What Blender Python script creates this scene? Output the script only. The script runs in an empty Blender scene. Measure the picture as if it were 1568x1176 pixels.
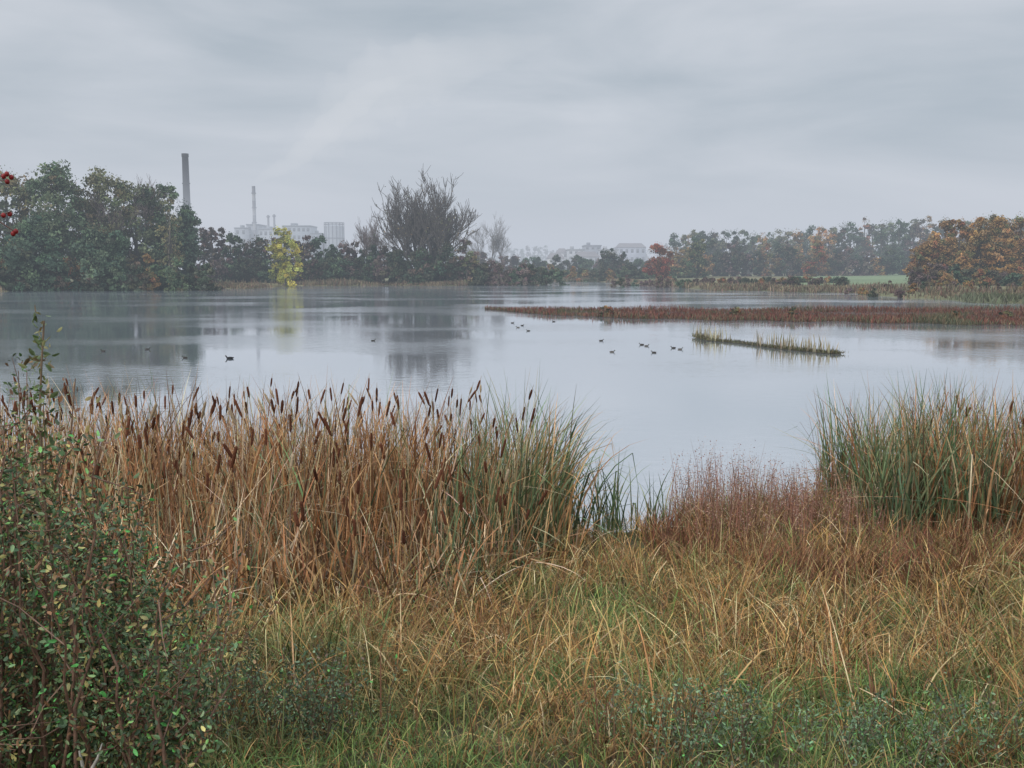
import bpy, math
import numpy as np
rng = np.random.default_rng(11)
CAMH = 4.0
scene = bpy.context.scene

# ------------------------------------------------------------------ helpers
def bx(p, D):            # bearing -> world X at distance D
    return (np.asarray(p, float) - 784.0) / 1534.0 * D
def hz(y, D):            # height seen at given elevation at distance D
    return CAMH + (412.0 - y) / 1524.0 * D

class MB:
    def __init__(s):
        s.v=[]; s.c=[]; s.q=[]; s.t=[]; s.n=0
    def add(s, v, c, q=None, t=None):
        v=np.asarray(v,float).reshape(-1,3); c=np.asarray(c,float)
        if c.ndim==1: c=np.tile(c,(len(v),1))
        if q is not None and len(q): s.q.append(np.asarray(q,int).reshape(-1,4)+s.n)
        if t is not None and len(t): s.t.append(np.asarray(t,int).reshape(-1,3)+s.n)
        s.v.append(v); s.c.append(c); s.n+=len(v)
    def obj(s, name, mat, smooth=False, parent=None):
        me=bpy.data.meshes.new(name)
        V=np.concatenate(s.v); C=np.concatenate(s.c)
        q=np.concatenate(s.q) if s.q else np.zeros((0,4),int)
        t=np.concatenate(s.t) if s.t else np.zeros((0,3),int)
        me.vertices.add(len(V)); me.vertices.foreach_set("co", V.astype(np.float32).ravel())
        loops=np.concatenate([q.ravel(),t.ravel()]).astype(np.int32)
        me.loops.add(len(loops)); me.loops.foreach_set("vertex_index", loops)
        st=np.concatenate([np.arange(len(q))*4, len(q)*4+np.arange(len(t))*3]).astype(np.int32)
        me.polygons.add(len(st)); me.polygons.foreach_set("loop_start", st)
        if smooth: me.polygons.foreach_set("use_smooth", np.ones(len(st),bool))
        me.update(calc_edges=True)
        a=me.color_attributes.new("Col",'FLOAT_COLOR','POINT')
        CC=np.concatenate([np.clip(C,0,1),np.ones((len(C),1))],1).astype(np.float32)
        a.data.foreach_set("color", CC.ravel())
        me.materials.append(mat)
        o=bpy.data.objects.new(name, me); scene.collection.objects.link(o)
        if parent: o.parent=parent
        return o

def vmat(name, rough=0.8, transl=0.0, nscale=3.0, namt=0.25, bump=0.0, spec=0.3):
    m=bpy.data.materials.new(name); m.use_nodes=True
    nt=m.node_tree; N=nt.nodes; L=nt.links
    p=N['Principled BSDF']; out=N['Material Output']
    at=N.new('ShaderNodeAttribute'); at.attribute_name='Col'
    tc=N.new('ShaderNodeTexCoord')
    no=N.new('ShaderNodeTexNoise'); no.inputs['Scale'].default_value=nscale; no.inputs['Detail'].default_value=2
    L.new(tc.outputs['Object'],no.inputs['Vector'])
    mr=N.new('ShaderNodeMapRange'); mr.inputs['From Min'].default_value=0.3; mr.inputs['From Max'].default_value=0.7
    mr.inputs['To Min'].default_value=1-namt; mr.inputs['To Max'].default_value=1+namt
    L.new(no.outputs['Fac'],mr.inputs['Value'])
    vm=N.new('ShaderNodeVectorMath'); vm.operation='SCALE'
    L.new(at.outputs['Color'],vm.inputs[0]); L.new(mr.outputs['Result'],vm.inputs['Scale'])
    L.new(vm.outputs['Vector'],p.inputs['Base Color'])
    p.inputs['Roughness'].default_value=rough
    p.inputs['Specular IOR Level'].default_value=spec
    if bump>0:
        b=N.new('ShaderNodeBump'); b.inputs['Distance'].default_value=bump
        L.new(no.outputs['Fac'],b.inputs['Height']); L.new(b.outputs['Normal'],p.inputs['Normal'])
    if transl>0:
        tr=N.new('ShaderNodeBsdfTranslucent'); L.new(vm.outputs['Vector'],tr.inputs['Color'])
        mx=N.new('ShaderNodeMixShader'); mx.inputs['Fac'].default_value=transl
        L.new(p.outputs[0],mx.inputs[1]); L.new(tr.outputs[0],mx.inputs[2]); L.new(mx.outputs[0],out.inputs['Surface'])
    return m

_w=[(rng.uniform(0,2*np.pi),rng.uniform(0,2*np.pi),rng.uniform(.6,1.7)) for _ in range(64)]
def noise2(x,y,s,seed=0):
    r=0
    for k in range(7):
        a,ph,f=_w[(seed*7+k)%64]
        r=r+np.sin((x*np.cos(a)+y*np.sin(a))*f*s+ph+1.3*np.sin((x*np.sin(a)-y*np.cos(a))*s*f*.7+ph*2))
    return r/3.7

def pick(pal, n, jit=0.15):
    pal=np.array(pal,float); w=pal[:,3]/pal[:,3].sum()
    i=rng.choice(len(pal),n,p=w)
    c=pal[i,:3]*rng.normal(1,jit,(n,1)).clip(.45,1.6)*rng.normal(1,.05,(n,3))
    return c

def blades(mb, root, L, w, az, th0, curv, c0, c1, S=5, kink=None, kpos=None, p=1.4, tw=.9, base=0.5):
    N=len(root); i=np.arange(S)
    th=th0[:,None]+curv[:,None]*((i+.5)/S)[None]**p
    if kink is not None: th=th+kink[:,None]*(i[None]>=kpos[:,None])
    th=np.minimum(th,2.95); dl=(L/S)[:,None]
    r=np.concatenate([np.zeros((N,1)),np.cumsum(dl*np.sin(th),1)],1)
    z=np.concatenate([np.zeros((N,1)),np.cumsum(dl*np.cos(th),1)],1)
    P=np.stack([root[:,0,None]+r*np.cos(az)[:,None], root[:,1,None]+r*np.sin(az)[:,None], root[:,2,None]+z],-1)
    f=az+np.pi/2+rng.normal(0,tw,N)
    wv=np.stack([np.cos(f),np.sin(f),rng.normal(0,.15,N)],-1)
    t=np.linspace(0,1,S+1)
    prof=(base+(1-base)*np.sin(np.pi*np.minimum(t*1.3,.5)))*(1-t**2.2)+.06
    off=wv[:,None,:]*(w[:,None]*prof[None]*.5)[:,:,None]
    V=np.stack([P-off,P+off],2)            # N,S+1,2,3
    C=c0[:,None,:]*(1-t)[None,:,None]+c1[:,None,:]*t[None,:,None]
    C=np.repeat(C[:,:,None,:],2,2)
    b=(np.arange(N)*(S+1)*2)[:,None]+ (np.arange(S)*2)[None]
    Q=np.stack([b,b+1,b+3,b+2],-1)
    mb.add(V,C.reshape(-1,3),q=Q)

def rdirs(n):
    v=rng.normal(size=(n,3)); return v/np.linalg.norm(v,axis=1,keepdims=True)
def diamonds(mb, c, s, col, asp=.6):
    n=len(c); u=rdirs(n); v=np.cross(u,rdirs(n)); v/=np.linalg.norm(v,axis=1,keepdims=True)+1e-9
    s=np.broadcast_to(s,(n,))[:,None]
    V=np.stack([c-u*s,c-v*s*asp+u*s*.1,c+u*s,c+v*s*asp-u*s*.1],1)
    mb.add(V,np.repeat(col,4,0),q=np.arange(n*4).reshape(-1,4))
def leaves(mb, c, s, col, up=.3, asp=.38):
    n=len(c); u=rdirs(n); u[:,2]+=up; u/=np.linalg.norm(u,axis=1,keepdims=True)
    v=np.cross(u,rdirs(n)); v/=np.linalg.norm(v,axis=1,keepdims=True)+1e-9
    w=np.cross(u,v); s=np.broadcast_to(s,(n,))[:,None]; f=s*.14
    V=np.stack([c,c+u*s*.6+v*s*asp+w*f,c+u*s*1.4+v*s*asp*.8+w*f,c+u*s*2,c+u*s*1.4-v*s*asp*.8+w*f,c+u*s*.6-v*s*asp+w*f],1)
    b=np.arange(n)[:,None]*6
    Q=np.concatenate([b+[[0,1,2,3]],b+[[0,3,4,5]]])
    mb.add(V,np.repeat(col,6,0),q=Q)
def tube(mb, pts, rad, col, k=5):
    pts=np.asarray(pts,float); n=len(pts); rad=np.broadcast_to(rad,(n,))
    T=np.gradient(pts,axis=0); T/=np.linalg.norm(T,axis=1,keepdims=True)+1e-9
    ref=np.array([.31,.9,.05]) if abs(T[:,2]).mean()>.5 else np.array([0.05,.1,1.])
    A=np.cross(T,ref); A/=np.linalg.norm(A,axis=1,keepdims=True)+1e-9
    B=np.cross(T,A); a=np.arange(k)*2*np.pi/k
    V=pts[:,None]+rad[:,None,None]*(A[:,None]*np.cos(a)[None,:,None]+B[:,None]*np.sin(a)[None,:,None])
    i=np.arange(n-1)[:,None]*k; j=np.arange(k)[None]; j2=(j+1)%k
    Q=np.stack([i+j,i+j2,i+k+j2,i+k+j],-1)
    c=np.asarray(col,float)
    if c.ndim==2: c=np.repeat(c,k,0)
    mb.add(V,c,q=Q)
def box(mb, x0,x1,y0,y1,z0,z1,col):
    V=[(x0,y0,z0),(x1,y0,z0),(x1,y1,z0),(x0,y1,z0),(x0,y0,z1),(x1,y0,z1),(x1,y1,z1),(x0,y1,z1)]
    mb.add(V,col,q=[(0,3,2,1),(4,5,6,7),(0,1,5,4),(1,2,6,5),(2,3,7,6),(3,0,4,7)])

# ------------------------------------------------------------------ terrain
_sp=[-400,0,60,100,200,300,400,450,700,740,800,900,1000,1100,1300,1400,1568,2000]
_sd=[165,174,190,197,186,198,210,238,240,246,300,325,240,185,168,135,112,100]
def dfar(X,Y):
    p=784+1534*X/np.maximum(Y,1.0)
    return np.interp(p,_sp,_sd)+3*np.sin(p*.045)+2*np.sin(p*.13)
def zg(X,Y):
    X=np.asarray(X,float); Y=np.asarray(Y,float)
    yn=Y+.35*np.sin(X*.9)+.3*np.sin(X*.37+1)
    near=np.interp(yn,[-40,0,2,4.5,6,8,10,13,15.5,17.5,22,30],[3.2,2.45,2.2,1.68,1.35,.85,.48,.15,.02,-.35,-1.2,-1.5])
    near=near+.05*noise2(X,Y,1.6,1)*(Y<15)+.03*noise2(X,Y,4.,2)*(Y<15)
    s=Y-dfar(X,Y)
    far=np.clip(s*.12,-1.5,.35)+np.clip(s,0,1e9)*.006
    far=np.minimum(far,2.7)+.12*noise2(X,Y,.05,3)*(s>10)
    return np.where(Y<30,near,far)
ys=np.concatenate([np.linspace(-30,30,121),np.geomspace(31,3500,190)])
us=np.linspace(-1,1,221)
YY,UU=np.meshgrid(ys,us,indexing='ij')
XX=UU*(25+1.1*np.maximum(YY,0))
ZZ=zg(XX,YY)
pp=784+1534*XX/np.maximum(YY,1)
nn=noise2(XX,YY,.06,4)[...,None]
col=np.array([.12,.12,.06])*(1+.3*nn)+np.array([.07,.03,.01])*np.clip(noise2(XX,YY,.11,5),0,1)[...,None]
fld=((pp>1215)&(pp<1400)&(YY>215)&(YY<520))[...,None]
col=np.where(fld,np.array([.15,.20,.10])*(1+.15*nn),col)
nearc=np.array([.075,.06,.032])*(1+.3*noise2(XX,YY,2.,6))[...,None]
col=np.where((YY<30)[...,None],nearc,col)
nr,nc=YY.shape; I=(np.arange(nr-1)[:,None]*nc+np.arange(nc-1)[None])
mb=MB(); mb.add(np.stack([XX,YY,ZZ],-1),col.reshape(-1,3),q=np.stack([I,I+1,I+nc+1,I+nc],-1))
mb.obj("ground",vmat("ground_mat",.95,0,5,.35,.03),smooth=True)

# ------------------------------------------------------------------ water
me=bpy.data.meshes.new("lake_water")
me.from_pydata([(-500,12,0),(500,12,0),(500,420,0),(-500,420,0)],[],[(0,1,2,3)])
wo=bpy.data.objects.new("lake_water",me); scene.collection.objects.link(wo)
m=bpy.data.materials.new("water_mat"); m.use_nodes=True; nt=m.node_tree; N=nt.nodes; L=nt.links
N.remove(N['Principled BSDF']); out=N['Material Output']
tc=N.new('ShaderNodeTexCoord')
def nz(scale,detail,sx=1,sy=1):
    mp=N.new('ShaderNodeMapping'); mp.inputs['Scale'].default_value=(sx,sy,1)
    L.new(tc.outputs['Object'],mp.inputs['Vector'])
    n=N.new('ShaderNodeTexNoise'); n.inputs['Scale'].default_value=scale; n.inputs['Detail'].default_value=detail
    L.new(mp.outputs[0],n.inputs['Vector']); return n
n1=nz(1.6,3,1,1.6); n2=nz(.05,4,.8,1.4); n3=nz(6,2)
mr=N.new('ShaderNodeMapRange'); mr.inputs['From Min'].default_value=.42; mr.inputs['From Max'].default_value=.58
mr.inputs['To Min'].default_value=.12; mr.inputs['To Max'].default_value=1.0
L.new(n2.outputs['Fac'],mr.inputs['Value'])
b1=N.new('ShaderNodeBump'); b1.inputs['Distance'].default_value=.014; L.new(mr.outputs[0],b1.inputs['Strength']); L.new(n1.outputs['Fac'],b1.inputs['Height'])
b2=N.new('ShaderNodeBump'); b2.inputs['Distance'].default_value=.0012; L.new(n3.outputs['Fac'],b2.inputs['Height']); L.new(b1.outputs[0],b2.inputs['Normal'])
g=N.new('ShaderNodeBsdfGlossy'); g.inputs['Color'].default_value=(.98,.985,1,1)
mr2=N.new('ShaderNodeMapRange'); mr2.inputs['From Min'].default_value=.42; mr2.inputs['From Max'].default_value=.58
mr2.inputs['To Min'].default_value=.03; mr2.inputs['To Max'].default_value=.13
L.new(n2.outputs['Fac'],mr2.inputs['Value']); L.new(mr2.outputs[0],g.inputs['Roughness'])
d=N.new('ShaderNodeBsdfDiffuse'); d.inputs['Color'].default_value=(.25,.29,.32,1)
mx=N.new('ShaderNodeMixShader'); mx.inputs['Fac'].default_value=.88
L.new(b2.outputs[0],g.inputs['Normal'])
L.new(d.outputs[0],mx.inputs[1]); L.new(g.outputs[0],mx.inputs[2]); L.new(mx.outputs[0],out.inputs['Surface'])
me.materials.append(m)

# ------------------------------------------------------------------ materials
leafmat=vmat("foliage_mat",.95,0,.25,.2,spec=0)
barkmat=vmat("bark_mat",.9,0,6,.3,spec=.1)
bladem=vmat("blade_mat",.65,.15,9,.22,spec=.3)
solid=vmat("painted_mat",.8,0,.2,.1)

DRK=[(.065,.085,.055,4),(.09,.09,.06,2),(.12,.09,.065,1)]
AUT=[(.30,.18,.08,2),(.25,.16,.07,2),(.17,.16,.075,2),(.30,.13,.07,1)]
ORG=[(.40,.23,.09,4),(.31,.20,.09,2),(.20,.18,.085,2)]
YEL=[(.46,.40,.09,4),(.34,.34,.10,2)]
RED=[(.30,.09,.055,3),(.23,.11,.06,2)]
PUR=[(.15,.105,.10,3),(.13,.11,.08,2)]
G2=[(.10,.14,.08,4),(.135,.16,.09,2),(.17,.14,.08,1)]
G3=[(.07,.105,.07,3),(.10,.135,.08,2)]
G4=[(.17,.175,.09,3),(.21,.175,.09,2),(.14,.155,.09,1)]

def crown_tree(mb, x,y,H,R,pal,z0=None,low=.12,ncl=None,nl=60,ls=.45,dens=1.,trunk=True,lobes=None,sprig=6):
    zb=float(zg(x,y)) if z0 is None else z0
    ncl=int((ncl or 60)*dens)
    nlb=lobes or int(rng.integers(4,8))
    f=np.linspace(.28,.86,nlb)+rng.normal(0,.05,nlb); a=np.arange(nlb)*2.4+rng.uniform(0,6.28)
    off=R*.62*np.sqrt(np.clip(1-(f-.35)**2*1.9,.05,1))*rng.uniform(.5,1.05,nlb); off[-1]*=.25
    lr=R*(.62-.28*f)*rng.uniform(.8,1.2,nlb)+.15*R*(f<.4)
    lc=np.stack([x+off*np.cos(a),y+off*np.sin(a),zb+H*(low+(1-low)*f)-lr*.45],-1)
    li=rng.choice(nlb,ncl,p=lr**1.6/(lr**1.6).sum()); u=rdirs(ncl); r=rng.random(ncl)**.4
    vs=np.array([1,1,max(.75,min(1.6,H*(1-low)/(2.6*R)))])
    rc=R*.18*rng.uniform(.6,1.4,ncl)
    c=lc[li]+u*r[:,None]*lr[li][:,None]*vs
    c[:,2]=np.clip(c[:,2],zb+.1,zb+H-rc*.4)
    tone=rng.uniform(.8,1.22,nlb)
    cc=pick(pal,ncl,.13)*tone[li][:,None]
    n=nl*ncl; idx=np.repeat(np.arange(ncl),nl)
    d=rdirs(n)*(rng.random(n)**.45)[:,None]*rc[idx][:,None]*np.array([1.2,1.2,.85])
    P=c[idx]+d; P[:,2]=np.maximum(P[:,2],zb+.05)
    diamonds(mb,P,ls*rng.uniform(.5,1.15,n),cc[idx]*rng.normal(1,.10,(n,1)).clip(.5,1.5))
    k=ncl*sprig; l2=rng.integers(0,nlb,k); u2=rdirs(k); u2[:,2]=np.abs(u2[:,2])*.8+u2[:,2]*.2
    P2=lc[l2]+u2*lr[l2][:,None]*vs*rng.uniform(.9,1.22,(k,1))
    P2[:,2]=np.maximum(P2[:,2],zb+.05)
    diamonds(mb,P2,ls*.42,pick(pal,k,.15))
    if trunk:
        tr=H*.016; bc=(.11,.10,.085)
        tube(mb,[(x,y,zb-.2),(x+.2,y,zb+H*.3),(x,y+.2,zb+H*.6),(x+.1,y,zb+H*.85)],[tr,tr*.8,tr*.5,tr*.15],bc,6)
        for j in rng.choice(ncl,min(14,ncl),replace=False):
            zs=zb+H*rng.uniform(.2,.55); s=np.array([x,y,zs]); e=c[j]+(c[j]-np.array([x,y,zb+H*.5]))*.1
            md=(s+e)/2+np.array([0,0,-.05*H*rng.random()])
            tube(mb,[s,md,e],[tr*.4,tr*.28,tr*.1],bc,4)

def bare_tree(mb,p,d,L,r,lv,col,nb,up=.25,rmin=.03,tips=None,spread=.6):
    n=5; pts=[np.array(p,float)]; dd=np.array(d,float)
    for i in range(n-1):
        dd=dd+rng.normal(0,.12,3)+np.array([0,0,up*.25]); dd/=np.linalg.norm(dd)
        pts.append(pts[-1]+dd*L/(n-1))
    rad=np.linspace(r,max(r*.5,rmin*.6),n)
    tube(mb,pts,rad,col,3 if lv==0 else (4 if lv==1 else 6))
    if lv==0:
        if tips is not None: tips.append(pts[-1]); tips.append(pts[2])
        return
    for j in range(nb[lv-1]):
        f=rng.uniform(.3,1.0); q=f*(n-1); i=min(int(q),n-2); s=pts[i]+(pts[i+1]-pts[i])*(q-i)
        nd=dd+rng.normal(0,spread,3); nd[2]=nd[2]*.6+up; nd/=np.linalg.norm(nd)
        bare_tree(mb,s,nd,L*rng.uniform(.5,.78),max(r*.42,rmin),lv-1,col,nb,up,rmin,tips,spread)

# ------------------------------------------------------------------ left woodland trees
def solo(name,px,D,top,Rpx,pal,low=.05,nl=52,ncl=120,ls=.42,**k):
    x=float(bx(px,D)); z=float(zg(x,D)); H=hz(top,D)-z; R=Rpx/1534*D
    mb=MB(); crown_tree(mb,x,D,H,R,pal,low=low,nl=nl,ncl=ncl,ls=ls,**k); return mb.obj(name,leafmat)
solo("deciduous_tree",-60,188,262,80,G2)
solo("deciduous_tree",15,198,252,58,G4)
solo("deciduous_tree",92,196,242,62,G2,ncl=160,lobes=9)
solo("deciduous_tree",160,202,255,52,G4,ncl=130)
solo("deciduous_tree",55,183,320,50,G3)
solo("deciduous_tree",150,186,335,48,G3)
solo("deciduous_tree",210,206,270,48,G4+G2)
solo("deciduous_tree",252,210,284,44,G2,ncl=130)
solo("deciduous_tree",288,214,306,30,G3)
mb=MB(); x=float(bx(262,200)); z=float(zg(x,200))
crown_tree(mb,x,200,hz(305,200)-z,3.4,G4,low=.3,nl=16,ncl=36,ls=.32)
tube(mb,[(x,200,z-.2),(x-.3,200,z+6),(x+.2,200,z+13)],[.32,.22,.1],(.22,.19,.15),6)
mb.obj("slender_tree",leafmat)
solo("yellow_autumn_tree",436,224,338,27,YEL+[(.24,.26,.10,1)],low=.02,nl=44,ncl=90,ls=.34,lobes=9)
def baregroup(lst,name="bare_tree",col=(.17,.13,.12),r=.22):
    for px,D,top in lst:
        mb=MB(); x=float(bx(px,D)); z=float(zg(x,D)); H=hz(top,D)-z
        bare_tree(mb,(x,D,z),(0,0,1),H*.5,r,4,col,[4,5,5,5],.4,.035,None,.45); mb.obj(name,barkmat)
baregroup([(198,205,268),(562,252,336),(584,252,332)])

# big willow
mb=MB(); tips=[]
x=float(bx(652,250)); z=float(zg(x,250))
for k in range(12):
    a=k*2*np.pi/12+rng.uniform(-.3,.3); s=[.12,.66,.3,.78,.5][k%5]+rng.uniform(-.08,.08)
    bare_tree(mb,(x+math.cos(a)*1.2,250+math.sin(a)*1.2,z),(math.cos(a)*s,math.sin(a)*s,1),12.2 if s<.55 else 10.6,.55,4,(.11,.095,.085),[3,4,5,5],.36,.065,tips,.40)
tips=np.array(tips)
P=np.repeat(tips,2,0)+rng.normal(0,.4,(len(tips)*2,3)); hl=(P[:,2]-z)/24
P=P[rng.random(len(P))<np.clip(.75-hl,.04,1)]
diamonds(mb,P,.26*rng.uniform(.5,1.2,len(P)),pick([(.13,.14,.08,3),(.20,.15,.08,2)],len(P),.15))
mb.obj("willow_tree",barkmat)
for px,R_,t_,pal in [(608,24,376,DRK),(645,30,378,DRK+G3),(684,24,366,G3+DRK),(714,20,358,G4+PUR)]:
    solo("willow_bush",px,245,t_,R_,pal,low=0,nl=36,ncl=70,ls=.4)
baregroup([(735,400,352),(752,400,346),(772,400,350)],col=(.22,.20,.19),r=.35)

# ------------------------------------------------------------------ belts
def belt(name,prof,D,step,Rpx,pals,jit=8,nl=30,ncl=46,ls=.45,low=0.,dj=8):
    mb=MB(); xs=[a for a,_ in prof]; ts=[b for _,b in prof]; p=xs[0]
    while p<xs[-1]:
        d=D+rng.uniform(-dj,dj); x=float(bx(p,d)); z=float(zg(x,d))
        top=np.interp(p,xs,ts)+rng.uniform(-jit*.6,jit); H=max(hz(top,d)-z,1.5)
        R=Rpx/1534*d*rng.uniform(.75,1.25)
        pal=pals[rng.integers(len(pals))]
        crown_tree(mb,x,d,H,R,pal,low=low,nl=nl,ncl=ncl,ls=ls,trunk=H>6)
        p+=step*rng.uniform(.7,1.3)
    return mb.obj(name,leafmat)
belt("woodland_background",[(-200,280),(0,280),(200,292),(290,316)],228,30,36,[G2,G3,G4],dj=5)
belt("woodland_understory",[(-200,390),(0,392),(200,392),(300,398),(330,402)],188,20,22,[G3,DRK,G2,AUT],dj=6)
belt("shoreline_trees",[(285,328),(320,341),(360,354),(400,358),(480,362),(560,372),(620,380)],254,15,20,[DRK,PUR,G3,PUR,DRK],dj=4)
belt("shoreline_trees",[(330,395),(480,392),(600,388),(740,392),(860,408)],247,14,16,[DRK,G3,PUR],dj=2)
belt("hedgerow",[(725,382),(780,386),(840,394),(930,394),(1000,400)],400,14,15,[DRK,G3,PUR],jit=8,ls=.6)
belt("hedgerow",[(820,406),(900,410),(980,407),(1060,410)],330,10,9,[DRK,G2,AUT],jit=5,ls=.5)
belt("bush_group",[(925,380),(960,384)],360,14,15,[DRK],jit=3,ls=.55)
belt("distant_tree_line",[(620,378),(780,376),(880,380),(1000,376),(1100,372)],1350,9,9,[DRK,G3],jit=4,nl=14,ncl=24,ls=1.8,dj=60)
belt("autumn_woodland",[(1035,362),(1060,353),(1150,352),(1230,346),(1300,340),(1380,331),(1440,334),(1600,334),(1800,334)],430,12,20,[G3,AUT,DRK,ORG,G2,G4,PUR],jit=8,nl=36,ls=.58,dj=22,ncl=56,low=0)
belt("autumn_woodland",[(1000,388),(1100,376),(1200,372),(1250,380),(1400,382),(1440,376)],370,13,17,[G3,DRK,AUT,PUR,DRK,ORG],jit=12,nl=34,ls=.52,dj=8)
belt("autumn_woodland",[(1415,362),(1450,340),(1500,330),(1560,327),(1640,324),(1800,328)],215,15,27,[ORG,AUT,G4,ORG],jit=7,ls=.36,dj=8,ncl=100,nl=44)
belt("waterside_bushes",[(1405,405),(1450,406),(1568,410),(1800,400)],190,14,18,[G3,DRK,AUT,PUR],jit=8,ls=.32,nl=36)
belt("waterside_bushes",[(940,424),(1050,424),(1120,426),(1230,430),(1300,433)],225,12,9,[DRK,AUT,G3,PUR],jit=6,ls=.32,ncl=30,dj=14)
belt("waterside_bushes",[(780,424),(850,426),(940,424)],315,12,8,[DRK,AUT,G2],jit=5,ls=.4,ncl=26,dj=6)
belt("waterside_bushes",[(1300,436),(1400,438),(1500,444),(1600,446),(1760,450)],150,22,9,[DRK,PUR,AUT],jit=5,ls=.22,ncl=26,dj=12)
solo("red_autumn_tree",1010,300,367,25,RED,low=0,nl=46,ncl=80,ls=.38)
solo("deciduous_tree",1066,330,358,24,G4+G2,low=.02,nl=44,ncl=80,ls=.42)
solo("deciduous_tree",1250,340,366,20,RED+AUT,low=.02,nl=44,ncl=70,ls=.42)
solo("round_bush",1290,205,424,13,DRK,low=0.,nl=30,ncl=30,ls=.28)
solo("round_bush",1212,210,420,16,DRK+PUR,low=0.,nl=30,ncl=30,ls=.28)

# ------------------------------------------------------------------ fringe reeds on the far shore
TAN=[(.27,.21,.13,3),(.20,.155,.10,3),(.14,.13,.08,3),(.19,.11,.08,2)]
mb=MB(); n=22000
p=rng.uniform(-120,1720,n); yd=np.interp(p,_sp,_sd)
yd=yd+3*np.sin(p*.045)+2*np.sin(p*.13)+rng.exponential(5,n)-.5
yd=np.where((p>1330)|(p<110),yd+rng.uniform(-2,16,n),yd)
X=(p-784)/1534*yd; keep=(noise2(X,yd,.12,8)>-.6); X=X[keep];yd=yd[keep]; n=len(X)
Z=np.maximum(zg(X,yd),-.1); c=pick(TAN,n,.2); g=(noise2(X,yd,.07,9)>.75); c[g]=pick([(.13,.14,.08,1)],g.sum())
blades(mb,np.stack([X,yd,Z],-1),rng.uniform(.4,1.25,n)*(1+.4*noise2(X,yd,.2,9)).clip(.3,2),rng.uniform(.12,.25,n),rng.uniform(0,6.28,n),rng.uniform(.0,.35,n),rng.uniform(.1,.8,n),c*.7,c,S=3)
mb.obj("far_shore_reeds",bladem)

# ------------------------------------------------------------------ island with red vegetation
ip=[742,800,900,1000,1100,1250,1400,1568,1900]
near=[99,90,83,79.5,77.5,75.5,73,70,66]; farr=[100,99,97,96,96,97,98,98,98]
tt=np.linspace(742,1900,90); mb=MB()
a=np.interp(tt,ip,near)+.8*np.sin(tt*.05); b=np.interp(tt,ip,farr)+.6*np.sin(tt*.08)
rows=[]
for f,zz in [(-.06,-.3),(.05,.06),(.5,.2),(.95,.06),(1.06,-.3)]:
    y=a+(b-a)*f; rows.append(np.stack([(tt-784)/1534*y,y,np.full_like(y,zz)],-1))
V=np.stack(rows,0); nc=len(tt); I=np.arange(4)[:,None]*nc+np.arange(nc-1)[None]
mb.add(V,(.06,.04,.03),q=np.stack([I,I+1,I+nc+1,I+nc],-1))
n=36000; p=742+(1900-742)*rng.random(n)**.75; aa=np.interp(p,tt,a); bb=np.interp(p,tt,b)
y=aa+(bb-aa)*rng.random(n)**1.4; X=(p-784)/1534*y
g=noise2(X,y,.5,10)
pal=pick([(.21,.075,.055,4),(.15,.065,.05,3),(.26,.14,.09,2)],n,.25); gr=pick([(.10,.11,.06,1),(.18,.14,.08,1)],n,.2)
mix=((g>.6)|((y-aa)<.5)&(rng.random(n)<.5)|(rng.random(n)<.14))
c=np.where(mix[:,None],gr,pal)
L_=rng.uniform(.2,.6,n)*(1+.45*np.clip(noise2(X,y,.5,11),-1,1))
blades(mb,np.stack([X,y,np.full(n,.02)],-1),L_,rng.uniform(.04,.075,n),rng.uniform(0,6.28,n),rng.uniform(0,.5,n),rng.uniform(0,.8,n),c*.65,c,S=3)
for px,dy in [(930,84),(1215,80),(1465,76),(1545,78),(1130,82)]:
    crown_tree(mb,float(bx(px,dy)),dy,.9,.8,DRK+AUT,z0=.05,low=0,ncl=20,nl=30,ls=.09,trunk=False)
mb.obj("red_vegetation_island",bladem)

# mud spit
sp=np.array([(1068,58.5),(1085,56),(1110,55),(1140,53.5),(1175,51.3),(1210,49.6),(1240,48.6),(1268,47.4),(1290,47.0)])
mb=MB(); k=60; q=np.linspace(0,8,k); px_=np.interp(q,range(9),sp[:,0]); yy=np.interp(q,range(9),sp[:,1])
xx=(px_-784)/1534*yy; hw=.5*np.sin(np.linspace(.12,3.0,k))+.18*np.sin(q*5)+.1*np.sin(q*11)+.12; hw=np.maximum(hw,.1)
rows=[np.stack([xx,yy+hw*f,np.full(k,z_)],-1) for f,z_ in [(-1.2,-.15),(-.8,.05),(0,.12),(.8,.05),(1.2,-.15)]]
V=np.stack(rows,0); I=np.arange(4)[:,None]*k+np.arange(k-1)[None]
mb.add(V,(.06,.055,.04),q=np.stack([I,I+1,I+k+1,I+k],-1))
n=2300; ci=rng.integers(0,k,n); X=xx[ci]+rng.normal(0,.15,n); Y=yy[ci]+rng.uniform(-1,1,n)*hw[ci]
c=pick([(.11,.13,.06,3),(.20,.16,.09,2),(.08,.065,.04,3)],n,.2)
blades(mb,np.stack([X,Y,np.full(n,.04)],-1),rng.uniform(.06,.22,n)*(1+.8*(ci<9)),rng.uniform(.02,.04,n),rng.uniform(0,6.28,n),rng.uniform(.1,.8,n),rng.uniform(0,1,n),c*.7,c,S=3)
n=230; ci=np.where(rng.random(n)<.3,rng.integers(2,16,n),rng.integers(27,54,n)); ci=np.clip(ci+(3*np.sin(ci*1.7)).astype(int),0,k-1); X=xx[ci]+rng.normal(0,.16,n); Y=yy[ci]+rng.uniform(-.9,.9,n)*hw[ci]
c=pick([(.36,.31,.21,3),(.20,.18,.10,1)],n,.2)
blades(mb,np.stack([X,Y,np.full(n,.02)],-1),rng.uniform(.35,.95,n),rng.uniform(.04,.06,n),rng.uniform(0,6.28,n),rng.uniform(0,.18,n),rng.uniform(0,.35,n),c*.8,c,S=4)
mb.obj("mud_spit",bladem)

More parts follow.
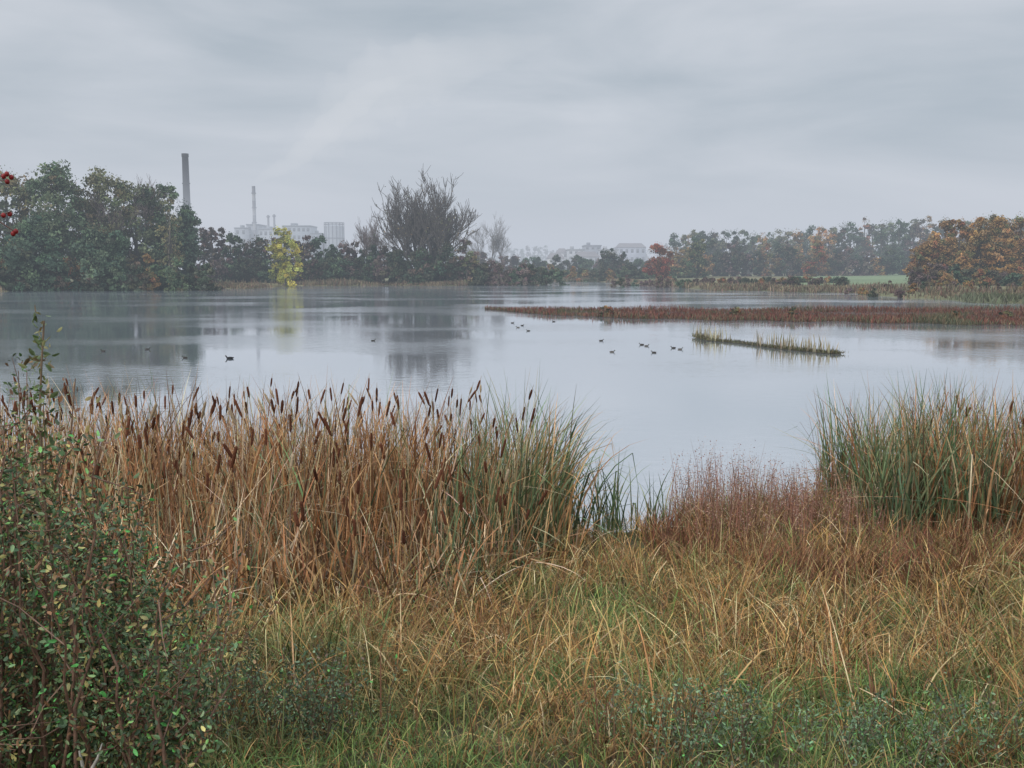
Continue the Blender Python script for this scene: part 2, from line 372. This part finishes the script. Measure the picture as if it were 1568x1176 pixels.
# ------------------------------------------------------------------ ducks
def duck(px,D,yaw,s,pal):
    cl=np.array([(-.52,0,.17),(-.44,0,.13),(-.28,0,.08),(-.05,0,.06),(.16,0,.07),(.27,0,.13),(.32,0,.22),(.35,0,.30),(.40,0,.345),(.46,0,.34),(.50,0,.315),(.56,0,.305),(.61,0,.30)])
    r=np.array([.015,.07,.15,.19,.165,.10,.065,.065,.078,.062,.032,.026,.01])
    body,head,bill=pal; c=np.array([body]*6+[head]*4+[bill]*3)
    mb=MB(); tube(mb,cl,r,c,10)
    for sg in (-1,1):
        tube(mb,[(-.46,sg*.05,.16),(-.25,sg*.14,.15),(0,sg*.17,.12),(.14,sg*.12,.11)],[.012,.045,.06,.02],np.array(body)*.7,6)
    o=mb.obj("duck",solid,smooth=True); x=float(bx(px,D)); o.location=(x,D,0); o.scale=(s,s,s); o.rotation_euler=(0,0,yaw)
dk=((.05,.045,.04),(.03,.035,.03),(.12,.1,.04)); bk=((.015,.015,.017),(.012,.012,.014),(.5,.5,.45)); ma=((.11,.10,.09),(.03,.045,.035),(.2,.16,.05))
for (px,py,yw,pal) in [(785,493,0,dk),(793,500,3,ma),(800,497,.4,dk),(809,505,2.9,dk),(848,491,3.1,dk),(922,520,.2,dk),(939,537,0,ma),(984,526,3.1,dk),(992,528,.2,ma),(1003,538,2.8,dk),(1033,531,3.2,dk),(1044,533,.1,ma),(347,547,3.3,bk),(278,546,3.0,dk),(221,533,.3,dk),(152,536,3,dk),(570,520,.4,dk)]:
    D=4*1524/(py-412)*.985; duck(px,D,yw,.27 if pal is not bk else .38,pal)

# ------------------------------------------------------------------ industrial skyline
DF=900.
def fx(p,D=DF): return float(bx(p,D))
mb=MB(); x=fx(290); H=hz(240,DF)
tube(mb,[(x,DF,0),(x,DF,H*.3),(x,DF,H*.6),(x,DF,H-3),(x,DF,H-2.9),(x,DF,H)],[4.0,3.5,3.1,2.75,3.05,3.05],(.06,.058,.065),20)
tube(mb,[(x,DF,H),(x,DF,H+.01)],[3.05,.1],(.03,.03,.03),20)
for f in (.5,.75): tube(mb,[(x,DF,H*f),(x,DF,H*f+.8)],[3.5,3.5],(.06,.06,.06),20)
mb.obj("brick_chimney",solid)
mb=MB(); x=fx(392); H=hz(288,DF)
cols=[(.36,.36,.38),(.24,.24,.27)]
for i in range(12):
    tube(mb,[(x,DF,H*i/12),(x,DF,H*(i+1)/12)],[1.5,1.5],cols[i%2],12)
for i in range(1,12,2): tube(mb,[(x,DF,H*i/12),(x,DF,H*i/12+.6)],[2.2,2.2],(.25,.25,.27),12)
mb.obj("steel_flue_stack",solid)
mb=MB()
for p,t in ((413,331),(422,330)): tube(mb,[(fx(p),DF,0),(fx(p),DF,hz(t,DF))],[1.1,.9],(.26,.26,.28),10); tube(mb,[(fx(p),DF,hz(t,DF)-2),(fx(p),DF,hz(t,DF)-1)],[1.6,1.6],(.2,.2,.22),10)
mb.obj("twin_flue_stack",solid)
def building(name,p0,p1,top,D,col,storeys=4,depth=30,pitched=False,base=2.):
    mb=MB(); x0,x1=fx(p0,D),fx(p1,D); H=hz(top,D); y0=D-depth/2
    box(mb,x0,x1,y0,D+depth/2,base-1,H,col)
    sh=(H-base)/storeys; nw=max(2,int((x1-x0)/4))
    for s in range(storeys):
        for w in range(nw):
            xc=x0+(w+.5)*(x1-x0)/nw
            box(mb,xc-1.1,xc+1.1,y0-.12,y0-.02,base+s*sh+sh*.35,base+s*sh+sh*.8,np.array(col)*.35)
    if pitched:
        V=[(x0-.5,y0-.5,H+.02),(x1+.5,y0-.5,H+.02),(x1+.5,D+depth/2+.5,H+.02),(x0-.5,D+depth/2+.5,H+.02),(x0+2,D,H+4),(x1-2,D,H+4)]
        mb.add(V,(.16,.14,.14),q=[(0,1,5,4),(2,3,4,5)],t=[(1,2,5),(3,0,4)])
    else:
        box(mb,x0-.4,x1+.4,y0-.4,D+depth/2+.4,H+.02,H+.9,np.array(col)*.75)
        box(mb,x0+(x1-x0)*.2,x0+(x1-x0)*.4,D-4,D+4,H+.95,H+3.4,np.array(col)*.85)
    mb.obj(name,solid)
building("factory_building",368,386,352,905,(.28,.30,.33),5)
building("factory_building",386,404,347,915,(.24,.26,.29),6)
building("factory_building",404,440,354,900,(.32,.34,.37),5)
building("factory_building",440,482,349,910,(.27,.30,.33),6)
building("factory_building",482,497,360,905,(.23,.26,.29),4)
mb=MB(); x=fx(513); H=hz(348,DF); R=8.6
tube(mb,[(x,DF,0),(x,DF,H),(x,DF,H+.05),(x,DF,H+2)],[R,R,R*.97,.3],(.28,.30,.33),32)
for i in range(16):
    a=i*math.pi/8; X,Y=x+R*1.03*math.cos(a),DF+R*1.03*math.sin(a)
    tube(mb,[(X,Y,0),(X,Y,H+3.2)],[.3,.3],(.12,.13,.15),4)
for zz in (H+1.6,H+3.2,H*.75,H*.5):
    an=np.linspace(0,2*np.pi,33); tube(mb,np.stack([x+R*1.03*np.cos(an),DF+R*1.03*np.sin(an),np.full(33,zz)],-1),.26,(.12,.13,.15),4)
mb.obj("storage_silo",solid)
building("office_building",852,868,388,860,(.45,.45,.46),3,pitched=True)
building("office_building",868,893,384,840,(.38,.39,.41),4)
building("office_building",893,918,378,900,(.20,.21,.24),5)
building("office_building",918,944,384,850,(.42,.42,.44),4)
building("warehouse",944,985,380,880,(.34,.36,.42),3,pitched=True)
building("warehouse",838,862,396,760,(.5,.5,.5),2,pitched=True)
building("warehouse",880,915,394,740,(.38,.39,.42),2,pitched=True)

# steam plume
def volmat(name,dens,colr):
    m=bpy.data.materials.new(name); m.use_nodes=True; nt=m.node_tree; N=nt.nodes
    N.remove(N['Principled BSDF'])
    ab=N.new('ShaderNodeVolumeAbsorption'); ab.inputs['Color'].default_value=(0,0,0,1); ab.inputs['Density'].default_value=dens
    em=N.new('ShaderNodeEmission'); em.inputs['Color'].default_value=(*colr,1); em.inputs['Strength'].default_value=dens  # self-glow stands in for skylight scattered by steam and mist
    ad=N.new('ShaderNodeAddShader'); nt.links.new(ab.outputs[0],ad.inputs[0]); nt.links.new(em.outputs[0],ad.inputs[1])
    nt.links.new(ad.outputs[0],N['Material Output'].inputs['Volume']); return m
def plume(path,rp,ph,mat,root):
    path=np.array(path,float); k=len(path)-1
    qs=np.linspace(0,k,70); ppx=np.interp(qs,range(k+1),path[:,0]); ppy=np.interp(qs,range(k+1),path[:,1])
    rr=np.interp(qs,range(k+1),rp)*(1+.13*np.sin(qs*6+ph)+.09*np.sin(qs*13+ph)+.05*np.sin(qs*29+ph))
    yy=DF+qs*8; mb=MB(); pts=np.stack([(ppx-784)/1534*yy,yy,4+(412-ppy)/1524*yy],-1)
    tube(mb,pts,rr,(1,1,1),20); return mb.obj("steam_plume" if root is None else "veil",mat,smooth=True,parent=root)
P0=[(393,285),(403,276),(420,267),(450,253),(485,222),(530,182),(580,145),(640,124),(740,96),(860,70)]
SC=(.70,.72,.755)
pl=plume(P0[:8],[1.5,3.5,5.5,7.5,11,12,9,.5],0,volmat("steam_mat",.018,SC),None)
plume(P0,[1,3,7,13,22,30,36,32,20,1],1.7,volmat("veil_mat",.004,SC),pl)
plume([(a+8,b-4) for a,b in P0[1:]],[1,4,9,15,25,30,28,17,1],4.,volmat("veil_mat",.0035,SC),pl)
mb=MB(); box(mb,-1500,1500,32,350,-.6,60,(1,1,1)); mb.obj("mist",volmat("mist_mat",.00075,(.46,.525,.61)))  # mist brightness comes from its own emission, not from scattered light
mb=MB(); box(mb,-2500,2500,350.5,2400,-.6,50,(1,1,1)); mb.obj("mist",volmat("mist_far_mat",.0011,(.56,.60,.68)))

# ------------------------------------------------------------------ foreground grass
def scat(n,y0,y1,m=.6,ex=1.):
    y=y0+(y1-y0)*rng.random(n)**ex
    x=rng.uniform(-1,1,n)*(y*m+.5); return x,y
STR=[(.62,.40,.16,4),(.50,.28,.10,5),(.76,.60,.33,2),(.31,.15,.06,3),(.15,.08,.04,2)]
GRS=[(.17,.27,.07,3),(.12,.21,.06,3),(.27,.33,.11,2)]
OLV=[(.32,.30,.10,3),(.21,.23,.08,2),(.44,.34,.14,2)]
mb=MB()
nt_=3200; tx,ty=scat(nt_,3.4,16.2,.6,.8)
ng=noise2(tx,ty,1.5,12)+.6*noise2(tx,ty,3.8,13)
green=ng>-.1+.85*np.clip((ty-5.4)/3.5,-.5,1)
oliv=(~green)&(noise2(tx,ty,2.1,14)>.25)
per=36; idx=np.repeat(np.arange(nt_),per); n=len(idx)
X=tx[idx]+rng.normal(0,.08,n); Y=ty[idx]+rng.normal(0,.08,n); Z=zg(X,Y)-.02
c=pick(STR,n,.3); c=np.where(green[idx][:,None],pick(GRS,n,.25),c); c=np.where(oliv[idx][:,None],pick(OLV,n,.25),c)
m2=rng.random(n)<.22; c[m2]=pick(STR,m2.sum(),.25); m2=rng.random(n)<.16; c[m2]=pick(GRS,m2.sum(),.25)
tc_=rng.uniform(.55,1.35,nt_); c=c*tc_[idx][:,None]
hs=(.30+.34*rng.random(nt_)+.14*np.clip(noise2(tx,ty,.8,15),-1,1)+.10*np.clip((ty-7)/5,-1,1))
hs=hs*np.interp(ty,[3.5,5,7],[.5,.62,1.])
hs=np.where((tx>.5)&(tx<2.6)&(ty>12.3),hs*.4,hs)
hs=np.where(green,hs*.8,hs)
L_=np.maximum(hs[idx],.12)*rng.uniform(.5,1.35,n)
lean=rng.uniform(0,6.28,nt_)
az=np.where(rng.random(n)<.45,lean[idx]+rng.normal(0,.6,n),rng.uniform(0,6.28,n))
kk=np.where(rng.random(n)<.38,rng.uniform(.5,2.0,n),0)
wd=rng.uniform(.005,.012,n)*np.interp(Y,[4,6,9],[.62,.8,1.15])
blades(mb,np.stack([X,Y,Z],-1),L_,wd,az,rng.uniform(.02,.75,n),rng.uniform(.2,2.2,n),c*.42,c,S=4,kink=kk,kpos=rng.integers(1,4,n))  # darker roots: withered bases, plus shade low in the grass put into the colour
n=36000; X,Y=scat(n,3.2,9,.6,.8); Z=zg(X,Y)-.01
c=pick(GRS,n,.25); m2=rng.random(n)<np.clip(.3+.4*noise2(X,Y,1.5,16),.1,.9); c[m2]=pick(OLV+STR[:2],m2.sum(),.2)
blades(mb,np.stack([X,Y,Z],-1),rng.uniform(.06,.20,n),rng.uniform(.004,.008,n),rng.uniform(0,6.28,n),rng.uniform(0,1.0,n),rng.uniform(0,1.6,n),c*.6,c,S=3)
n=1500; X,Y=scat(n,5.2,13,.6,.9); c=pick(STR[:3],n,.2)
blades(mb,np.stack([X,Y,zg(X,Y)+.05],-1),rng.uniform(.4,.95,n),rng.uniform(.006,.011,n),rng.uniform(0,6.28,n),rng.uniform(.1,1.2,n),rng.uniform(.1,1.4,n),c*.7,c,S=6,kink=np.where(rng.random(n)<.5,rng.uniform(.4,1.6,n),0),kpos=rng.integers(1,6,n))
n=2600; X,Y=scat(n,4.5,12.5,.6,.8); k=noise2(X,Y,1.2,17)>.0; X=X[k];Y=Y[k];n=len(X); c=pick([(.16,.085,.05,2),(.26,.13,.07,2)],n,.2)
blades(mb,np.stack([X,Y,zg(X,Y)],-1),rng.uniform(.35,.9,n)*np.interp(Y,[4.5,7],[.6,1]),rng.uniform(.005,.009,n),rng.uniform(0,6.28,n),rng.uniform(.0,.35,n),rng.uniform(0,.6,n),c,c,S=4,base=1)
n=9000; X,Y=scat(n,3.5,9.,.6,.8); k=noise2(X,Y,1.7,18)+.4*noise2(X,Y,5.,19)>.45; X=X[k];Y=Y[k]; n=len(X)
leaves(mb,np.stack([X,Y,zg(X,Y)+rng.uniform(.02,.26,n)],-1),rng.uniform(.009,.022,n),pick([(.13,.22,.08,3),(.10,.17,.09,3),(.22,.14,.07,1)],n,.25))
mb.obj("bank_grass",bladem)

# ------------------------------------------------------------------ cattail reed bed
REE=[(.56,.33,.16,4),(.44,.21,.09,5),(.74,.58,.38,3),(.22,.11,.055,4),(.12,.065,.04,2),(.33,.30,.16,1)]
RGR=[(.14,.21,.10,3),(.22,.27,.13,2),(.40,.36,.20,1),(.08,.13,.07,1)]
def reeds(mb,X,Y,H,pal,wid=(.014,.030),kf=.45,az=None,lean=(.0,.28),cv=(.05,.9)):
    n=len(X); Z=np.maximum(zg(X,Y),-.15)-.02
    c=pick(pal,n,.25)
    if az is None: az=rng.uniform(0,6.28,n)
    kk=np.where(rng.random(n)<kf,rng.uniform(.5,2.3,n),0)
    blades(mb,np.stack([X,Y,Z],-1),H,rng.uniform(*wid,n),az,rng.uniform(*lean,n),rng.uniform(*cv,n),c*.5,c,S=7,kink=kk,kpos=rng.integers(2,7,n),p=1.8,tw=.7)  # root colour darkened for decay and to paint in shade between the stems
def front(X): return np.interp(X,[-12,-5,-3.2,-1.5,-.5,.6,1.],[9.0,8.5,7.9,8.6,10.0,12.2,13.5])
def inbed(X,Y):
    f=front(X)+.45*noise2(X,Y,2.2,20)
    right=.75+.25*noise2(Y,X*0,1.5,21)-.05*(Y-14)
    return (Y>f)&(Y<16.9)&(X<right)
mb=MB()
n=25000; X=rng.uniform(-11.5,1.2,n); Y=rng.uniform(7.2,17,n); k=inbed(X,Y)&(np.abs(X)<Y*.62); X=X[k];Y=Y[k]
dens=noise2(X,Y,2.6,22); k=rng.random(len(X))<np.clip(.62+.5*dens,.15,1)*np.interp(Y,[13.5,15,16.9],[1,.6,.4]); X=X[k];Y=Y[k]; n=len(X)
dep=np.clip((Y-front(X))/2.6,0,1)
Hm=(.8+1.27*dep)*rng.uniform(.45,1.18,n)*(1+.12*noise2(X,Y,1.4,23))+.05
grn=(noise2(X,Y,.9,24)>1.0)|(X>-.9)&(rng.random(n)<.6)|(rng.random(n)<.08)
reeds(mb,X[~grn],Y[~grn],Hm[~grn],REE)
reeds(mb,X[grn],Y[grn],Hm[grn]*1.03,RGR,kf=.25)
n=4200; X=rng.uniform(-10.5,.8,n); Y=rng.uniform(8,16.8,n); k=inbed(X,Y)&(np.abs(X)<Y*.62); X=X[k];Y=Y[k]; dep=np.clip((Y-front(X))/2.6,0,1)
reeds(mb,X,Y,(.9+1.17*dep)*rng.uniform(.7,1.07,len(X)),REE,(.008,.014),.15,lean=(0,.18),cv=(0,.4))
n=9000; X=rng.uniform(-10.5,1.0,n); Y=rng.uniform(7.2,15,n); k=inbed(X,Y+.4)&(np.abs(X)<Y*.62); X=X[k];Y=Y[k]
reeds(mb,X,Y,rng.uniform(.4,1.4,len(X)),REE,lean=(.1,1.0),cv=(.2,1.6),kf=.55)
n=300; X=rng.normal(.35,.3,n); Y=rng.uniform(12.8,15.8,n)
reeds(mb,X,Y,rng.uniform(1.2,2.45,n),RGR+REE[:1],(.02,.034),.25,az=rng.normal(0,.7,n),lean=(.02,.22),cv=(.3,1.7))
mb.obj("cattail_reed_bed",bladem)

def cattails(mb,X,Y,H):
    for x,y,h in zip(X,Y,H):
        z=max(float(zg(x,y)),-.15); l=np.array([rng.normal(0,.14),rng.normal(0,.1)])
        hl=rng.uniform(.12,.23); r=rng.uniform(.012,.018); top=h
        def P(t): return (x+l[0]*t*t*h,y+l[1]*t*t*h,z+t*h)
        a=1-(hl+.07)/top; b=1-.07/top
        tube(mb,[P(0),P(.5),P(a)],[.006,.005,.004],(.40,.28,.14),5)
        cc=np.array((.085,.034,.02))*rng.uniform(.6,1.7)
        if rng.random()<.12: cc=np.array((.35,.27,.18))
        tube(mb,[P(a),P(a+.008),P(a+.02),P((a+b)/2),P(b-.015),P(b-.004),P(b)],[.004,r*.7,r,r*1.05,r,r*.75,.003],cc,8)
        tube(mb,[P(b),P(1)],[.0035,.0015],(.35,.25,.14),4)
mb=MB(); n=470; X=rng.uniform(-10,.2,n); Y=8.9+7.6*rng.random(n)**.9; k=inbed(X,Y)&(np.abs(X)<Y*.6); X=X[k];Y=Y[k]
dep=np.clip((Y-front(X))/2.2,0,1)
cattails(mb,X,Y,(1.2+.98*dep)*rng.uniform(.70,1.08,len(X)))
X=rng.uniform(6.3,9.5,30); cattails(mb,X,rng.uniform(13.5,16,30),rng.uniform(1.7,2.4,30))
mb.obj("cattail_seed_heads",vmat("cattail_mat",.95,0,60,.3,.003,spec=.1),smooth=True)

mb=MB(); cx=rng.choice([1.0,1.45,1.6,1.75,2.25],120); X=cx+rng.normal(0,.12,120); Y=rng.uniform(14.2,15.8,120)
reeds(mb,X,Y,rng.uniform(.5,1.5,120)*np.where(abs(cx-1.6)<.2,1.05,.75),RGR,(.018,.032),.2,lean=(0,.28),cv=(.1,1.1))
mb.obj("green_reed_clump",bladem)
mb=MB(); n=5800; X=rng.uniform(4.6,10.5,n); Y=rng.uniform(12.7,17,n)
k=(X>4.75+.3*noise2(Y,Y*0,2.,30)+.06*(Y-13)+.45*rng.random(n))&(X<Y*.62); X=X[k];Y=Y[k]; n=len(X)
Hm=rng.uniform(.5,1.08,n)*np.interp(X,[4.8,5.3,6.5,7.5,9],[1.85,2.22,2.32,2.28,2.25])*(1+.09*noise2(X,Y,1.7,31))
grn=rng.random(n)<np.interp(X,[4.8,5.6,6.6,9],[.75,.55,.35,.2])
reeds(mb,X[grn],Y[grn],Hm[grn],RGR,kf=.3); reeds(mb,X[~grn],Y[~grn],Hm[~grn],REE)
mb.obj("reed_bed",bladem)

# reddish dead stems
mb=MB(); RD=[(.30,.155,.11,3),(.40,.25,.18,2),(.20,.10,.07,2)]
n=700; X=rng.uniform(2.4,4.9,n); Y=rng.uniform(12.4,15.2,n); Z=zg(X,Y)-.02
Hs=rng.uniform(.6,1.22,n)*np.interp(X,[2.3,2.9,3.6,4.3,4.9],[1.0,1.2,1.15,.85,1.1])
az=rng.uniform(0,6.28,n); c=pick(RD,n,.25)
blades(mb,np.stack([X,Y,Z],-1),Hs,rng.uniform(.008,.013,n),az,rng.uniform(0,.15,n),rng.uniform(0,.3,n),c,c,S=3,base=1)
rep=20; idx=np.repeat(np.arange(n),rep); t=rng.uniform(.35,1,n*rep)
P=np.stack([X[idx]+np.cos(az[idx])*.1*t+rng.normal(0,.02,n*rep),Y[idx]+rng.normal(0,.02,n*rep),Z[idx]+Hs[idx]*t],-1)
diamonds(mb,P,rng.uniform(.008,.018,n*rep),pick(RD+[(.44,.32,.26,1)],n*rep,.25),.4)
n=11000; X=rng.uniform(1.9,9.5,n); Y=rng.uniform(10.4,14.2,n); k=(X<Y*.62)&(noise2(X,Y,1.9,33)>-.35)&(Y>10.6+.5*np.sin(X*1.3)+np.interp(X,[1.6,3.5],[1.6,0])); X=X[k];Y=Y[k];n=len(X)
c=pick([(.29,.12,.07,4),(.38,.19,.10,2),(.15,.07,.045,3),(.52,.36,.17,1)],n,.25)
blades(mb,np.stack([X,Y,zg(X,Y)-.02],-1),rng.uniform(.3,.85,n),rng.uniform(.008,.015,n),rng.uniform(0,6.28,n),rng.uniform(0,.55,n),rng.uniform(0,1.2,n),c*.6,c,S=4)
mb.obj("red_brown_dock_stems",bladem)

# ------------------------------------------------------------------ left bush
lm=vmat("leaf_mat",.5,.15,40,.25,spec=.4)
LF=[(.10,.17,.075,5),(.16,.23,.10,3),(.055,.085,.04,4),(.22,.12,.06,3),(.34,.30,.11,2)]
def bushleaf(mb,stems,pal,per,spread,size,bright=.05):
    for pts in stems:
        pts=np.array(pts); m=len(pts)-1; n=per
        t=rng.uniform(.12,1,n)*m; i=np.minimum(t.astype(int),m-1); P=pts[i]+(pts[i+1]-pts[i])*(t-i)[:,None]
        P=P+rng.normal(0,spread,(n,3)); c=pick(pal,n,.3)*rng.uniform(.7,1.25)
        b=rng.random(n)<bright; c[b]=pick([(.12,.42,.10,1),(.20,.44,.12,1)],b.sum(),.2)
        leaves(mb,P,rng.uniform(size*.45,size*1.3,n),c,asp=.42)
def stem(x,y,h,lean=(0,0),wob=.05,n=8):
    z=float(zg(x,y)); t=np.linspace(0,1,n); w=np.cumsum(rng.normal(0,wob,(n,2)),0)
    return np.stack([x+lean[0]*t+w[:,0],y+lean[1]*t+w[:,1],z-.03+h*t],-1)
mb=MB(); sts=[]
def htop(x,y):
    r=x/y
    return np.interp(r,[-.9,-.55,-.5,-.44,-.40,-.36,-.33],[3.45,3.38,3.38,3.2,2.95,2.6,2.15])
for i in range(180):
    y=rng.uniform(3.7,5.2); x=-y*rng.uniform(.345,.78); z=float(zg(x,y))
    zt=htop(x,y)-(y-4.2)*.1; h=max(zt-z,.3)*rng.uniform(.5,1.12)
    s=stem(x,y,h,(rng.normal(0,.14),rng.normal(0,.1)),.028); sts.append(s)
    tube(mb,s,np.linspace(.010,.002,8),(.22,.13,.09),5)
    for j in range(5):
        k=rng.integers(2,7); e=s[k]+rng.normal(0,.14,3)+np.array([0,0,.1]); b=[s[k],(s[k]+e)/2+rng.normal(0,.02,3),e]; tube(mb,b,[.004,.003,.0015],(.22,.13,.09),4); sts.append(np.array(b))
bushleaf(mb,sts[::6],LF,130,.05,.0155,.06)
rest=[s for i,s in enumerate(sts) if i%6]
bushleaf(mb,rest,LF,32,.038,.0145,.05)
s=stem(-1.98,4.25,2.1,(.03,0),.010,12); tube(mb,s,np.linspace(.011,.004,12),(.20,.14,.09),6)
n=190; t=rng.uniform(.45,1,n)**.8*11; i=np.minimum(t.astype(int),10); P=s[i]+(s[i+1]-s[i])*(t-i)[:,None]+rng.normal(0,.026,(n,3))
leaves(mb,P,rng.uniform(.014,.026,n),pick([(.14,.20,.08,3),(.24,.24,.10,2),(.16,.12,.06,1)],n,.2))
tube(mb,[(-1.72,3.75,1.75),(-1.68,3.72,2.0),(-1.70,3.72,2.12)],[.014,.010,.004],(.5,.47,.42),6)
tube(mb,[(-1.68,3.72,2.0),(-1.62,3.7,2.1),(-1.60,3.7,2.16)],[.009,.006,.003],(.5,.47,.42),6)
mb.obj("hawthorn_bush",lm)
mb=MB()
s=np.array([(-2.75,3.9,1.95),(-2.6,3.8,2.9),(-2.4,3.65,3.7),(-2.15,3.55,4.17),(-1.93,3.5,4.29),(-1.74,3.5,4.305)])
tube(mb,s,[.02,.016,.012,.006,.004,.002],(.12,.07,.06),6)
s2=np.array([(-2.2,3.57,4.1),(-1.95,3.5,4.19),(-1.82,3.5,4.19),(-1.73,3.5,4.13)]); tube(mb,s2,[.006,.004,.003,.002],(.12,.07,.06),5)
s3=np.array([(-2.3,3.6,3.95),(-2.0,3.5,4.12),(-1.83,3.5,4.165),(-1.735,3.5,4.20)]); tube(mb,s3,[.006,.004,.003,.002],(.12,.07,.06),5)
for c in [(-1.745,3.5,4.30),(-1.73,3.5,4.315),(-1.757,3.5,4.318),(-1.748,3.51,4.19),(-1.765,3.5,4.185),(-1.735,3.5,4.122),(-1.725,3.5,4.13),(-1.74,3.49,4.325)]:
    a=np.linspace(-1.35,1.35,6); r=.0085
    tube(mb,[(c[0],c[1],c[2]+r*1.1*math.sin(v)) for v in a],[r*math.cos(v) for v in a],(.25,.02,.02),9)
P=np.array([(-1.84,3.5,4.30),(-1.88,3.5,4.3),(-1.97,3.5,4.3),(-1.90,3.5,4.16)]); leaves(mb,P,.012,pick([(.2,.1,.05,1)],4))
mb.obj("hawthorn_berry_branch",lm,smooth=True)
LB=[(.13,.21,.11,4),(.18,.26,.14,2),(.09,.13,.08,2),(.20,.14,.09,1)]
def weeds(name,b,D,w,h,ns):
    mb=MB(); st=[]
    for i in range(ns):
        x=float(bx(b,D))+rng.normal(0,w); y=D+rng.normal(0,.22)
        s=stem(x,y,h*rng.uniform(.5,1.1),(rng.normal(0,.08),rng.normal(0,.06)),.012); st.append(s); tube(mb,s,np.linspace(.004,.0015,8),(.16,.12,.08),4)
    bushleaf(mb,st,LB,60,.028,.0115,.02); mb.obj(name,lm)
weeds("leafy_weed",455,5.0,.18,.55,44)
weeds("leafy_weed",1085,4.75,.2,.42,40)
weeds("leafy_weed",1440,4.7,.4,.38,56)
weeds("leafy_weed",300,4.9,.14,.6,30)

# ------------------------------------------------------------------ world
w=bpy.data.worlds.new("World"); scene.world=w; w.use_nodes=True; nt=w.node_tree; N=nt.nodes; L=nt.links
bg=N['Background']; out=N['World Output']
sky=N.new('ShaderNodeTexSky'); sky.sky_type='NISHITA'; sky.sun_disc=False
sky.sun_elevation=math.radians(38); sky.sun_rotation=math.radians(215)
L.new(sky.outputs[0],bg.inputs['Color']); bg.inputs['Strength'].default_value=.07
tc=N.new('ShaderNodeTexCoord'); mp=N.new('ShaderNodeMapping'); mp.inputs['Scale'].default_value=(1,1,4.5); mp.inputs['Rotation'].default_value=(0,.12,0)
L.new(tc.outputs['Generated'],mp.inputs['Vector'])
no=N.new('ShaderNodeTexNoise'); no.inputs['Scale'].default_value=2.6; no.inputs['Detail'].default_value=6; no.inputs['Roughness'].default_value=.5; no.inputs['Distortion'].default_value=.35
L.new(mp.outputs[0],no.inputs['Vector'])
cr=N.new('ShaderNodeValToRGB'); e=cr.color_ramp.elements
e[0].position=.34; e[0].color=(.43,.49,.55,1); e[1].position=.66; e[1].color=(.66,.69,.745,1)
L.new(no.outputs['Fac'],cr.inputs['Fac'])
sx=N.new('ShaderNodeSeparateXYZ'); L.new(tc.outputs['Generated'],sx.inputs[0])
hr=N.new('ShaderNodeValToRGB'); h=hr.color_ramp.elements; h[0].position=0; h[0].color=(1,1,1,1); h[1].position=.16; h[1].color=(0,0,0,1)
L.new(sx.outputs['Z'],hr.inputs['Fac'])
mixh=N.new('ShaderNodeMix'); mixh.data_type='RGBA'; mixh.inputs['B'].default_value=(.66,.675,.745,1)
mm=N.new('ShaderNodeMath'); mm.operation='MULTIPLY'; mm.inputs[1].default_value=.7; L.new(hr.outputs['Color'],mm.inputs[0])
L.new(mm.outputs[0],mixh.inputs['Factor']); L.new(cr.outputs['Color'],mixh.inputs['A'])
bo=N.new('ShaderNodeMapRange'); bo.inputs['From Min'].default_value=.27; bo.inputs['From Max'].default_value=.8; bo.inputs['To Min'].default_value=1; bo.inputs['To Max'].default_value=2.6
L.new(sx.outputs['Z'],bo.inputs['Value'])
bg2=N.new('ShaderNodeBackground'); L.new(mixh.outputs['Result'],bg2.inputs['Color']); L.new(bo.outputs[0],bg2.inputs['Strength'])
mx=N.new('ShaderNodeMixShader'); mx.inputs['Fac'].default_value=.94
L.new(bg.outputs[0],mx.inputs[1]); L.new(bg2.outputs[0],mx.inputs[2]); L.new(mx.outputs[0],out.inputs['Surface'])
sd=bpy.data.lights.new("sun",'SUN'); sd.energy=1.5; sd.angle=math.radians(12); sd.color=(1,.94,.86)
so=bpy.data.objects.new("sun",sd); scene.collection.objects.link(so); so.rotation_euler=(math.radians(52),0,math.radians(-35))

cam=bpy.data.cameras.new("camera"); co=bpy.data.objects.new("camera",cam); scene.collection.objects.link(co)
cam.lens=35; cam.sensor_width=36; cam.clip_end=9000; cam.clip_start=.05
co.location=(0,0,CAMH); co.rotation_euler=(math.radians(90-6.59),0,0); scene.camera=co
scene.view_settings.view_transform='Standard'; scene.view_settings.look='None'; scene.view_settings.exposure=0
print("done")
